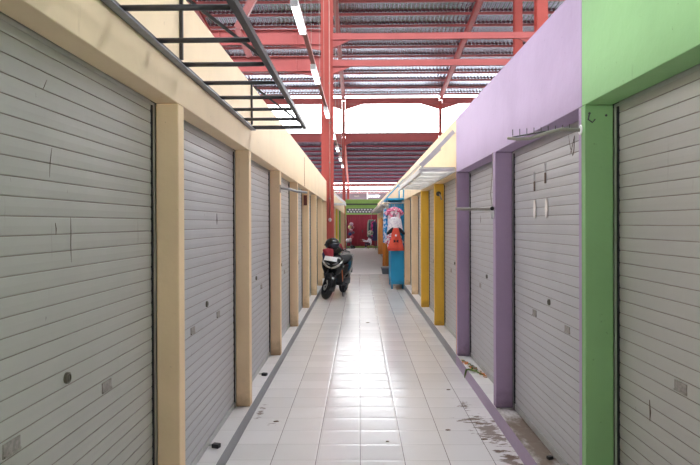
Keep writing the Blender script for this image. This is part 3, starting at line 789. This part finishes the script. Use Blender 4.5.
garment('pinafore_dress', (.862, 14.55, .955), [(0, .215, 0), (.1, .20, 0), (.22, .165, 0), (.32, .12, 0), (.42, .11, 0), (.53, .10, 0), (.58, .05, 0)], coral, 'coral red pinafore dress with black cap sleeves and a black bow', 'clothing', GC, .06, 11, .016, 0, dress_extra, .93)
garment('dress', (.84, 14.86, .98), [(0, .17, 0), (.2, .19, .0), (.33, .20, .0), (.42, .12, 0), (.46, .05, 0)], pinkflower, 'pink and white flowered dress half hidden behind the coral dress', 'clothing', GC, .022, 8, .004, 0, sleeves(pinkflower, .30, .17, .14, 'sleeve', .03), .93)
garment('dress', (.655, 15.45, 1.12), [(0, .06, 0), (.3, .065, 0), (.6, .06, 0), (.78, .05, 0), (.86, .02, 0)], bluefl, 'blue and white flowered dress at the left edge of the blue cupboard', 'clothing', GC, .09, 5, .014)
garment('long_skirt', (.71, 16.45, .46), [(0, .085, -.01), (.3, .09, 0), (.6, .08, 0), (.76, .06, 0), (.8, .03, 0)], orangecl, 'long orange-brown skirt hanging low beside the blue cupboard', 'clothing', GC, .10, 7, .016)
garment('tunic', (.60, 16.95, .76), [(0, .085, 0), (.3, .09, 0), (.7, .08, 0), (.95, .05, 0), (1.0, .02, 0)], cloth('pale_orange_cloth', (206, 134, 70)), 'pale orange tunic hanging farthest out beside the blue cupboard', 'clothing', GC, .10, 6, .014)
garment('scarf', (.885, 16.4, .46), [(0, .026, 0), (.3, .026, 0), (.6, .024, 0), (.75, .015, 0)], olive, 'narrow olive scarf between the orange skirt and the blue board', 'clothing', GC, .05, 4, .008)
# rail the side clothes hang from, and the crate underneath
b = MB(); b.tube([(.665, 15.2, 2.08), (.665, 17.1, 2.08)], .012, 8)
for y in (15.25, 16.1): b.tube([(.665, y, 2.08), (.67, y, 2.165)], .008, 6)
for x, y, zz in ((.71, 16.45, 1.34), (.885, 16.4, 1.29), (.60, 16.95, 1.84)): b.tube([(x, y, zz), (.665, y, 2.08)], .004, 6)
rlb(b).build('side_rail', M['pipe'], t)
t2 = empty('crate', (.86, 19.7, -.012), 'low dark grey plastic crate on the floor beyond the blue cupboard', 'crate')
b = MB(); b.prism([(-.13, 0), (.13, 0), (.16, .2), (-.16, .2)], 'Y', -.18, .18); b.build('tub', plain('dark_grey_plastic', (72, 76, 86), .6), t2)
b = MB(); b.box(-.175, .175, -.195, .195, .18, .205, 0, .006); b.build('rim', plain('grey_plastic', (110, 112, 120), .6), t2)

# ------------------------------------------------------------------ goods and a person by the gate
def hat(loc, r, c, label):
    r *= .85
    t = empty('sun_hat', loc, label, 'hat', 'hats hanging by the gate', (R(70), 0, R(random.uniform(-20, 20))))
    m = cloth('hat_%d_%d' % (c[0], c[1]), c)
    b = MB(); b.lathe([(r, 0), (r*.62, .02), (r*.56, .09), (r*.3, .12), (.005, .125)], seg=20); b.build('crown_and_brim', m, t, True)
    b = MB(); b.lathe([(r*.64, .02), (r*.64, .045), (r*.6, .045), (r*.6, .02)], seg=20, cap=False); b.build('band', blackcl, t, True)
hy = 39.4
for x, z, r, c, lab in ((-.52, 1.56, .15, (196, 170, 180), 'topmost pinkish sun hat on the hat stand'), (-.62, 1.38, .15, (226, 206, 150), 'cream straw hat on the hat stand, upper left'),
        (-.44, 1.36, .13, (150, 96, 104), 'dusty red hat on the hat stand, upper right'), (-.55, 1.18, .13, (206, 150, 160), 'pink hat in the middle of the hat stand'),
        (-.40, 1.02, .11, (92, 84, 104), 'dark grey hat low on the right of the hat stand'), (-.60, .93, .14, (40, 60, 120), 'blue hat on the hat stand'), (-.50, .74, .14, (190, 90, 104), 'lowest red hat on the hat stand')):
    hat((x, hy-.06, z), r, c, lab)
t = empty('hat_stand', (-.53, hy+.03, -.012), 'thin metal hat stand full of hats beside the crimson gate', 'stand')
b = MB(); b.tube([(0, 0, .02), (0, 0, 1.72)], .014, 8); b.build('pole', M['frame'], t)
b = MB(); b.lathe([(.001, 0), (.18, 0), (.16, .02), (.001, .025)], seg=18); b.build('foot', M['frame'], t)
b = MB()
for x, z in ((-.09, 1.38), (.09, 1.36), (.0, 1.56), (-.02, 1.18), (.13, 1.02), (-.07, .93), (.03, .74)): b.tube([(0, 0, z), (x, -.06, z)], .006, 6)
b.build('hook', M['frame'], t)
def stool(loc, h, label, c):
    t = empty('stool', loc, label, 'stool')
    m = plain('stool_%d' % c[0], c, .6)
    b = MB(); b.box(-.17, .17, -.14, .14, h-.04, h, 0, .01); b.build('seat', m, t)
    for sx in (-1, 1):
        for sy in (-1, 1):
            b = MB(); b.bar((sx*.13, sy*.1, h-.04), (sx*.16, sy*.13, 0), .035, .035, 0, (0, 1, 0)); b.build('leg', m, t)
stool((-.68, 38.9, -.012), .44, 'grey four-legged stool holding white bundles beside the hat stand', (108, 112, 124))
b = MB(); b.sphere((-.75, 38.9, .428+.115), .13, .12, .115, 14, 9); o = b.build('bundle', whitecl, None, True); tag(o, 'left white cloth bundle on the grey stool', 'bundle', 'bundles on the stool')
b = MB(); b.sphere((-.58, 38.88, .428+.13), .11, .11, .13, 14, 9); o = b.build('bundle', cloth('grey_pink_cloth', (200, 186, 196)), None, True); tag(o, 'right grey-pink cloth bundle on the grey stool', 'bundle', 'bundles on the stool')
# clothes rack on the right
t = empty('clothes_rack', (1.0, 38.3, -.012), 'metal clothes rack with dark garments beside the crimson gate', 'clothes rack')
b = MB(); b.tube([(0, -.9, 0), (0, -.9, 1.85), (0, .9, 1.85), (0, .9, 0)], .014, 8); b.build('frame', M['frame'], t)
for i, (y, m, lab, w) in enumerate(((37.55, denim, 'navy coat nearest on the clothes rack', .15), (37.85, cloth('magenta_print', (60, 44, 70), (220, 60, 140), 9), 'dark coat with magenta print on the clothes rack', .17),
        (38.2, darkcl, 'dark purple coat in the middle of the clothes rack', .2), (38.55, cloth('teal_cloth', (40, 84, 88)), 'dark teal coat on the clothes rack', .21), (38.9, cloth('sage_cloth', (150, 156, 140)), 'pale sage coat farthest on the clothes rack', .22))):
    garment('coat', (.95-.06*i, y, .55+.05*i), [(0, w, 0), (.4, w, 0), (.9, w*.9, 0), (1.1, w*.7, 0), (1.19-.05*i, .03, .06*i)], m, lab, 'clothing', 'coats on the rack', .06, 5, .012)
stool((.72, 39.2, -.012), .22, 'low wooden stool under the person in white', (170, 140, 100))
t = empty('person', (.72, 39.2, -.012), 'person in a white top sitting on a low stool by the gate, reaching forward', 'person', None, (0, 0, R(90)))
# local frame: facing +y (turned to face left in the lane)
me = bpy.data.meshes.new('body')
V = [(0, 0, .29), (0, .03, .48), (0, .08, .66), (0, .10, .72), (0, .115, .76),
     (-.09, .03, .29), (-.12, .34, .33), (-.12, .30, .05), (-.12, .40, .03),
     (.09, .03, .29), (.12, .34, .33), (.12, .30, .05), (.12, .40, .03),
     (-.17, .09, .64), (-.21, .20, .46), (-.16, .42, .48), (-.15, .50, .48),
     (.17, .09, .64), (.21, .24, .48), (.16, .46, .56), (.15, .54, .57)]
E = [(0, 1), (1, 2), (2, 3), (3, 4), (0, 5), (5, 6), (6, 7), (7, 8), (0, 9), (9, 10), (10, 11), (11, 12), (2, 13), (13, 14), (14, 15), (15, 16), (2, 17), (17, 18), (18, 19), (19, 20)]
rad = [.13, .115, .11, .05, .05, .085, .06, .04, .035, .085, .06, .04, .035, .05, .04, .03, .028, .05, .04, .03, .028]
me.from_pydata(V, E, []); body = bpy.data.objects.new('body', me); col.objects.link(body); body.parent = t
sk = body.modifiers.new('skin', 'SKIN'); 
for i, v in enumerate(me.skin_vertices[0].data):
    v.radius = (rad[i], rad[i]); v.use_root = (i == 0)
body.modifiers.new('sub', 'SUBSURF').levels = 1; body.modifiers['sub'].render_levels = 2
me.materials.append(whitecl)
skin = plain('skin', (176, 124, 98), .6); hairm = plain('black_hair', (24, 20, 20), .6)
b = MB(); b.sphere((0, .14, .86), .075, .09, .11, 20, 14); b.sphere((0, .235, .85), .013, .018, .02, 8, 6)
for s in (-1, 1): b.sphere((s*.078, .13, .86), .012, .02, .03, 8, 6)
b.build('head', skin, t, True)
b = MB(); b.sphere((0, .115, .895), .088, .098, .098, 20, 12); b.sphere((0, .03, .84), .06, .05, .07, 12, 8); b.build('hair', hairm, t, True)
b = MB()
for s in (-1, 1): b.sphere((s*.03, .222, .87), .011, .008, .008, 8, 6)
b.build('eye', M['black'], t)
for s, z, y in ((-1, .48, .5), (1, .57, .54)):
    b = MB(); b.sphere((s*.15, y+.05, z), .034, .045, .016, 12, 8)
    for k in range(4): b.tube([(s*.15-.024+.016*k, y+.085, z), (s*.15-.024+.016*k, y+.12, z-.005), (s*.15-.024+.016*k, y+.14-.006*abs(k-1.5), z-.02)], [.008, .0075, .006], 6)
    b.tube([(s*.15-s*.03, y+.04, z), (s*.15-s*.055, y+.075, z-.005), (s*.15-s*.058, y+.1, z-.012)], [.009, .008, .006], 6)
    b.build('hand', skin, t, True)
b = MB()
for s in (-1, 1):
    b.tube([(s*.09, .03, .285), (s*.12, .34, .335), (s*.12, .31, .1)], [.1, .075, .055], 12)
b.build('trousers', darkcl, t, True)
b = MB(); b.sphere((.63, 35.2, 1.06), .17, .14, .15, 16, 10); b.tube([(.63, 35.2, 1.2), (.695, 35.2, 2.165)], .006, 6)
o = b.build('hanging_bag', cloth('pale_plastic', (196, 198, 190), (120, 124, 110), 10), None, True); tag(o, 'pale plastic bundle hanging on a string in front of the crimson gate', 'bag')

# ------------------------------------------------------------------ litter on the right kerb
lm = [plain('peel', (224, 140, 84), .7), plain('paper_scrap', (226, 206, 190), .7), plain('leaf', (96, 120, 52), .7)]
b = MB()
for i in range(34):
    x = random.uniform(1.10, 1.21); y = 6.55 - (x-1.10)*5.2 + random.uniform(-.12, .12)
    b.box(x-.014, x+.014, y-.02, y+.02, KH+.001, KH+.014, random.choice((0, 0, 1, 2)), 0, None)
tag(b.build('litter', lm), 'orange and pale litter scattered on the right kerb by the purple pillar', 'litter', None, 'stuff')
b = MB(); b.tube([(1.20, 5.95, KH+.01), (1.15, 6.05, KH+.02), (1.10, 6.18, KH+.012), (1.082, 6.25, KH-.01), (1.078, 6.3, .05), (1.075, 6.32, .012)], [.004, .009, .01, .01, .008, .003], 6)
tag(b.build('leaf_strip', lm[2]), 'long green leaf hanging over the purple kerb', 'leaf')
for i, (x, y, r) in enumerate(((.13, 9.9, .03), (.68, 4.75, .02), (.92, 4.55, .025), (.85, 5.9, .018), (-.68, 4.95, .022), (.2, 4.5, .012))):
    b = MB(); b.prism([(x-r, y), (x-r*.3, y-r*.5), (x+r, y-r*.1), (x+r*.4, y+r*.6), (x-r*.5, y+r*.4)], 'Z', .0005, .006)
    tag(b.build('dry_leaf', plain('dry_leaf_%d' % i, (104, 84, 64), .8)), ['dry leaf on the tiles far down the lane', 'dry leaf beside the dirt patch near the right kerb', 'dark dry leaf in the dirt patch by the right kerb', 'dry leaf near the litter on the right', 'dry leaf near the left kerb', 'tiny dark scrap in the middle of the floor'][i], 'leaf', 'scraps on the floor')

# ------------------------------------------------------------------ scooter
YAW, LEAN, STEER = R(-13), R(5.5), R(34)
fx, fy = -.69, 13.0          # front wheel contact
off = Matrix.Rotation(YAW, 4, 'Z') @ Vector((0, -.64*1.05, 0))
root = empty('scooter', (fx-off.x, fy-off.y, 0), 'black scooter parked against the left kerb, facing the camera', 'scooter')
root.scale = (1.05,)*3; root.rotation_mode = 'XYZ'; root.rotation_euler = (Matrix.Rotation(YAW, 4, 'Z') @ Matrix.Rotation(LEAN, 4, 'Y')).to_euler()
blk = plain('glossy_black', (16, 17, 20), .18); blk2 = plain('satin_black', (26, 28, 34), .5, 0, .12, 9, .3); silver = plain('silver_trim', (200, 198, 194), .25, .5)
lamp_m = plain('headlight_glass', (150, 150, 154), .08, .2); amber = plain('amber_strip', (196, 110, 60), .4)
AX = Vector((0, -.64, .27)); HD = Vector((0, -.36, .92)); sax = (HD-AX).normalized()
MS = Matrix.Translation(AX) @ Matrix.Rotation(STEER, 4, sax) @ Matrix.Translation(-AX)
def wheel(c, parent, mat, name):
    b = MB(); b.torus(c, 'X', .222, .058, .055, 40, 14, 0, mat); o = b.build(name, M['rubber'], parent, True)
    b = MB(); b.torus(c, 'X', .172, .038, .014, 36, 10, 0, mat); b.build('rim', blk2, o, True)
    b = MB()
    b.lathe([(.001, -.05), (.035, -.05), (.035, .05), (.001, .05)], c, 'X', 16, 0, mat)
    for k in range(6):
        a = 2*math.pi*k/6
        b.tube([(c[0], c[1]+.03*math.cos(a), c[2]+.03*math.sin(a)), (c[0], c[1]+.165*math.cos(a+.25), c[2]+.165*math.sin(a+.25))], .012, 8, 0, mat)
    b.build('spokes', blk2, o, True)
    b = MB(); b.lathe([(.06, -.062), (.11, -.062), (.11, -.057), (.06, -.057), (.06, -.062)], c, 'X', 28, 0, mat, cap=False); b.lathe([(.001, -.056), (.022, -.056), (.022, -.075), (.001, -.075)], c, 'X', 12, 0, mat)
    b.build('brake_disc', M['alu'], o)
    return o
wheel(tuple(AX), root, MS, 'front_wheel')
wheel((0, .64, .27), root, None, 'rear_wheel')
def rr(w, d, z, y, n=16, sq=2.6, x=0):
    ring = []
    for k in range(n):
        a = 2*math.pi*k/n; ca, sa = math.cos(a), math.sin(a)
        ring.append((x+w*math.copysign(abs(ca)**(2/sq), ca), y+d*math.copysign(abs(sa)**(2/sq), sa), z))
    return ring
def ry(w, h, y, z, n=16, sq=2.6):
    return [(p[0], y, z+p[1]-0) for p in rr(w, h, 0, 0, n, sq)]
# fork
for s in (-1, 1):
    b = MB(); b.tube([(s*.085, -.64, .27), (s*.085, -.56, .46), (s*.06, -.50, .60)], .02, 10, 0, MS); b.build('fork', blk2, root, True)
b = MB(); rings = []
for i in range(11):
    a = R(-10+i*16); c = AX
    ring = []
    for k in range(7):
        u = -1+2*k/6; ring.append((u*.07, c.y-(.292-.03*u*u)*math.cos(a), c.z+(.292-.03*u*u)*math.sin(a)))
    ring += [(p[0]*.9, p[1]+(c.y-p[1])*.03, p[2]+(c.z-p[2])*.03) for p in reversed(ring)]
    rings.append(ring)
b.loft(rings, True, 0, True, MS); b.build('front_fender', blk, root, True)
# front apron and nose
b = MB()
b.loft([rr(.09, .04, .47, -.47), rr(.17, .07, .52, -.46), rr(.215, .09, .62, -.47), rr(.23, .10, .72, -.47), rr(.21, .09, .82, -.44), rr(.15, .06, .89, -.40), rr(.07, .04, .92, -.37)])
o = b.build('nose', blk, root, True)
b = MB(); b.loft([rr(.2, .03, .30, -.22), rr(.215, .035, .45, -.30), rr(.205, .035, .62, -.37), rr(.19, .03, .78, -.38), rr(.13, .03, .90, -.36)]); b.build('leg_shield', blk2, root, True)
# headlamp wings and silver V
for s in (-1, 1):
    b = MB(); b.loft([ry(.02, .012, -.575, .66), ry(.02, .014, -.56, .66)]) if False else None
    b = MB(); b.tube([(s*.008, -.585, .63), (s*.08, -.575, .65), (s*.15, -.55, .695), (s*.20, -.505, .76), (s*.215, -.455, .82)], [.018, .022, .022, .018, .006], 10); b.build('silver_trim', silver, root, True)
    b = MB(); b.tube([(s*.03, -.577, .70), (s*.085, -.563, .715), (s*.13, -.53, .745), (s*.155, -.495, .78)], [.012, .02, .018, .006], 10); b.build('headlight', lamp_m, root, True)
b = MB(); b.tube([(.17, -.49, .74), (.19, -.40, .60), (.20, -.33, .45), (.19, -.25, .34)], [.006, .010, .010, .006], 8); b.build('amber_strip', amber, root, True)
T = Matrix.Translation((-.015, -.585, .815)) @ Matrix.Rotation(R(-28), 4, 'X') @ Matrix.Rotation(R(3), 4, 'Y')
b = MB(); b.box(-.135, .135, -.006, .006, -.05, .05, 0, .003, T); o = b.build('number_plate', M['white'], root); o['label'] = 'white number plate'
b = MB(); b.box(-.11, .11, -.0075, -.0062, -.008, .018, 0, 0, T)
b = MB(); b.bar((0, -.575, .79), (0, -.45, .80), .05, .015); b.build('plate_bracket', blk2, root)
# handlebar group (turns with the wheel)
b = MB(); b.loft([rr(.05, .05, .90, -.37), rr(.09, .075, .95, -.36), rr(.13, .08, 1.0, -.34), rr(.12, .06, 1.05, -.32), rr(.05, .03, 1.075, -.31)], True, 0, True, MS); b.build('headset_cowl', blk, root, True)
b = MB(); b.tube([(-.23, -.268, 1.028), (-.2, -.282, 1.03), (-.1, -.32, 1.02), (.1, -.32, 1.02), (.25, -.26, 1.03), (.33, -.22, 1.02)], .013, 10, 0, MS); b.build('handlebar', blk2, root, True)
for s in (-1, 1):
    b = MB(); b.tube([(s*.19, -.29, 1.03), (s*(.345 if s > 0 else .24), -.228 if s > 0 else -.265, 1.02)], .019, 12, 0, MS); b.build('grip', M['rubber'], root, True)
    if s > 0: b = MB(); b.tube([(s*.18, -.315, 1.03), (s*.24, -.325, 1.025), (s*.34, -.275, 1.01)], .007, 8, 0, MS); s > 0 and b.build('brake_lever', M['alu'], root, True)
    if s > 0:
        b = MB(); b.tube([(s*.2, -.28, 1.04), (s*.26, -.29, 1.10), (s*.33, -.27, 1.13)], .006, 8, 0, MS); b.build('mirror_stem', blk2, root, True)
        b = MB(); b.sphere((s*.36, -.265, 1.15), .06, .02, .035, 16, 10, 0, MS); b.build('mirror', blk, root, True)
# body
b = MB(); b.loft([ry(.16, .035, -.26, .30), ry(.17, .035, -.1, .27), ry(.17, .04, .1, .27), ry(.14, .05, .22, .29)]); b.build('floorboard', blk2, root, True)
b = MB(); b.loft([ry(.07, .12, -.2, .42), ry(.09, .13, 0, .42), ry(.11, .16, .14, .45)]); b.build('center_tunnel', blk, root, True)
b = MB(); b.loft([ry(.10, .12, .12, .47), ry(.15, .16, .22, .52), ry(.165, .15, .45, .58), ry(.14, .12, .7, .65), ry(.08, .06, .95, .73), ry(.03, .03, 1.02, .76)]); b.build('rear_body', blk, root, True)
b = MB(); b.loft([ry(.06, .03, .10, .70), ry(.12, .05, .2, .73), ry(.14, .05, .42, .745), ry(.135, .05, .6, .78), ry(.09, .04, .86, .80), ry(.04, .02, .92, .80)]); b.build('seat', M['rubber'], root, True)
b = MB(); b.tube([(-.09, .70, .80), (-.10, .95, .83), (0, 1.03, .84), (.10, .95, .83), (.09, .70, .80)], .014, 10); b.build('grab_rail', M['alu'], root, True)
b = MB(); b.loft([ry(.06, .03, .99, .70), ry(.05, .025, 1.035, .70)]); b.build('tail_lamp', plain('red_lens', (150, 24, 24), .2), root, True)
b = MB(); b.box(.03, .13, .22, .72, .2, .36, 0, .03); b.box(.05, .14, .3, .5, .14, .24, 0, .03); b.build('engine', M['frame'], root, True)
b = MB(); b.tube([(-.1, .15, .2), (-.13, .4, .22), (-.15, .6, .3), (-.16, .92, .42)], [.018, .03, .05, .05], 14); b.build('exhaust', blk2, root, True)
b = MB(); b.tube([(.1, .62, .3), (.12, .72, .62)], .024, 12); b.build('shock_absorber', M['alu'], root, True)
b = MB(); b.prism([(.80, .60), (.96, .70), (1.06, .44), (1.03, .42)], 'X', -.07, .07); b.build('rear_fender', blk2, root)
b = MB(); b.tube([(.11, -.02, .24), (.16, -.10, .12), (.215, -.14, -.020)], [.012, .011, .011], 8); b.box(.19, .24, -.165, -.115, -.028, -.022, 0); b.build('kickstand', M['frame'], root, True)
b = MB(); b.tube([(.12, .06, .27), (.22, .06, .27)], .011, 8); b.tube([(-.12, .06, .27), (-.22, .06, .27)], .011, 8); b.build('foot_peg', M['rubber'], root, True)

RM = (Matrix.Translation(root.location) @ Matrix.Rotation(YAW, 4, 'Z') @ Matrix.Rotation(LEAN, 4, 'Y') @ Matrix.Scale(1.05, 4))
def onbike(p): return RM @ (MS @ Vector(p))
# helmet on the handlebar
t = empty('helmet', (-.585, 13.27, 1.13), 'black motorcycle helmet resting on the scooter handlebar', 'helmet', None, (R(-6), R(-8), R(48)))
t.scale = (1.08,)*3
b = MB(); rings = []
for i in range(1, 13):
    a = math.pi*.80*i/12.0
    rings.append([(.132*math.sin(a)*math.cos(2*math.pi*k/24), .158*math.sin(a)*math.sin(2*math.pi*k/24), .03+.125*math.cos(a)) for k in range(24)])
b.loft(rings); b.build('shell', blk, t, True)
b = MB(); rings = []
for i in range(5):
    z = .045-.028*i; f = math.sqrt(max(.1, 1-((z-.03)/.125)**2))
    rings.append([(.139*f*math.cos(R(200+140*k/12)), .166*f*math.sin(R(200+140*k/12)), z) for k in range(13)] + [(.133*f*math.cos(R(200+140*k/12)), .159*f*math.sin(R(200+140*k/12)), z) for k in range(12, -1, -1)])
b.loft(rings); b.build('visor', plain('smoked_visor', (40, 46, 60), .06), t, True)
b = MB(); b.torus((0, 0, -.070), 'Z', .092, .014, .012, 28, 8); b.build('rim_trim', M['rubber'], t, True)
b = MB(); b.tube([(-.08, 0, -.07), (-.05, -.02, -.12), (.04, -.02, -.11), (.08, 0, -.07)], .008, 8); b.build('chin_strap', M['rubber'], t, True)
# jacket over the right-hand grip
t = empty('jacket', (-.665, 13.13, 1.05), 'dusty red jacket draped over the scooter handlebar under the helmet', 'jacket', None, (0, 0, R(6)))
redcl = cloth('dusty_red_cloth', (172, 58, 72))
b = MB(); rings = []
for (z, w, d, cx) in ((-.33, .045, .02, .045), (-.26, .06, .03, .04), (-.16, .08, .035, .025), (-.07, .10, .04, .005), (-.02, .115, .045, -.01), (.01, .10, .035, -.01), (.02, .05, .02, -.01)):
    rings.append([(cx+w*math.cos(2*math.pi*k/24)*(1+.06*math.sin(5*2*math.pi*k/24)), d*math.sin(2*math.pi*k/24)*(1+.25*math.cos(6*2*math.pi*k/24+z*14)), z) for k in range(24)])
b.loft(rings); b.build('jacket_body', redcl, t, True)
b = MB(); b.tube([(-.075, .05, -.02), (-.10, .06, -.10), (-.085, .06, -.25), (-.08, .06, -.34)], [.03, .035, .03, .022], 12); b.build('sleeve', cloth('navy_lining', (40, 52, 96)), t, True)
b = MB(); b.tube([(-.02, .04, .0), (.03, .25, .01), (.16, .34, .06), (.28, .36, .07), (.32, .34, -.03)], [.03, .045, .05, .05, .03], 12); b.build('sleeve', redcl, t, True)

# ------------------------------------------------------------------ world, camera
w = bpy.data.worlds.new('overcast'); sc.world = w; w.use_nodes = True
bg = w.node_tree.nodes['Background']; bg.inputs[0].default_value = (.95, .98, 1., 1); bg.inputs[1].default_value = 9.2
cam = bpy.data.cameras.new('camera'); co = bpy.data.objects.new('camera', cam); col.objects.link(co)
cam.sensor_fit = 'HORIZONTAL'; cam.sensor_width = 36; cam.lens = 613/700*36; cam.clip_start = .05; cam.clip_end = 300
co.matrix_world = Matrix.Translation((0, 0, CAM_H)) @ Matrix.Rotation(R(.879), 4, 'Z') @ Matrix.Rotation(R(90-.25), 4, 'X') @ Matrix.Rotation(R(-.22), 4, 'Z')
sc.camera = co; cam.shift_y = -6.3/700
sc.view_settings.view_transform = 'Standard'; sc.view_settings.look = 'None'
sc.view_settings.exposure = .24; sc.view_settings.gamma = 1.; sc.view_settings.use_curve_mapping = False
sc.cycles.max_bounces = 10; sc.cycles.diffuse_bounces = 6
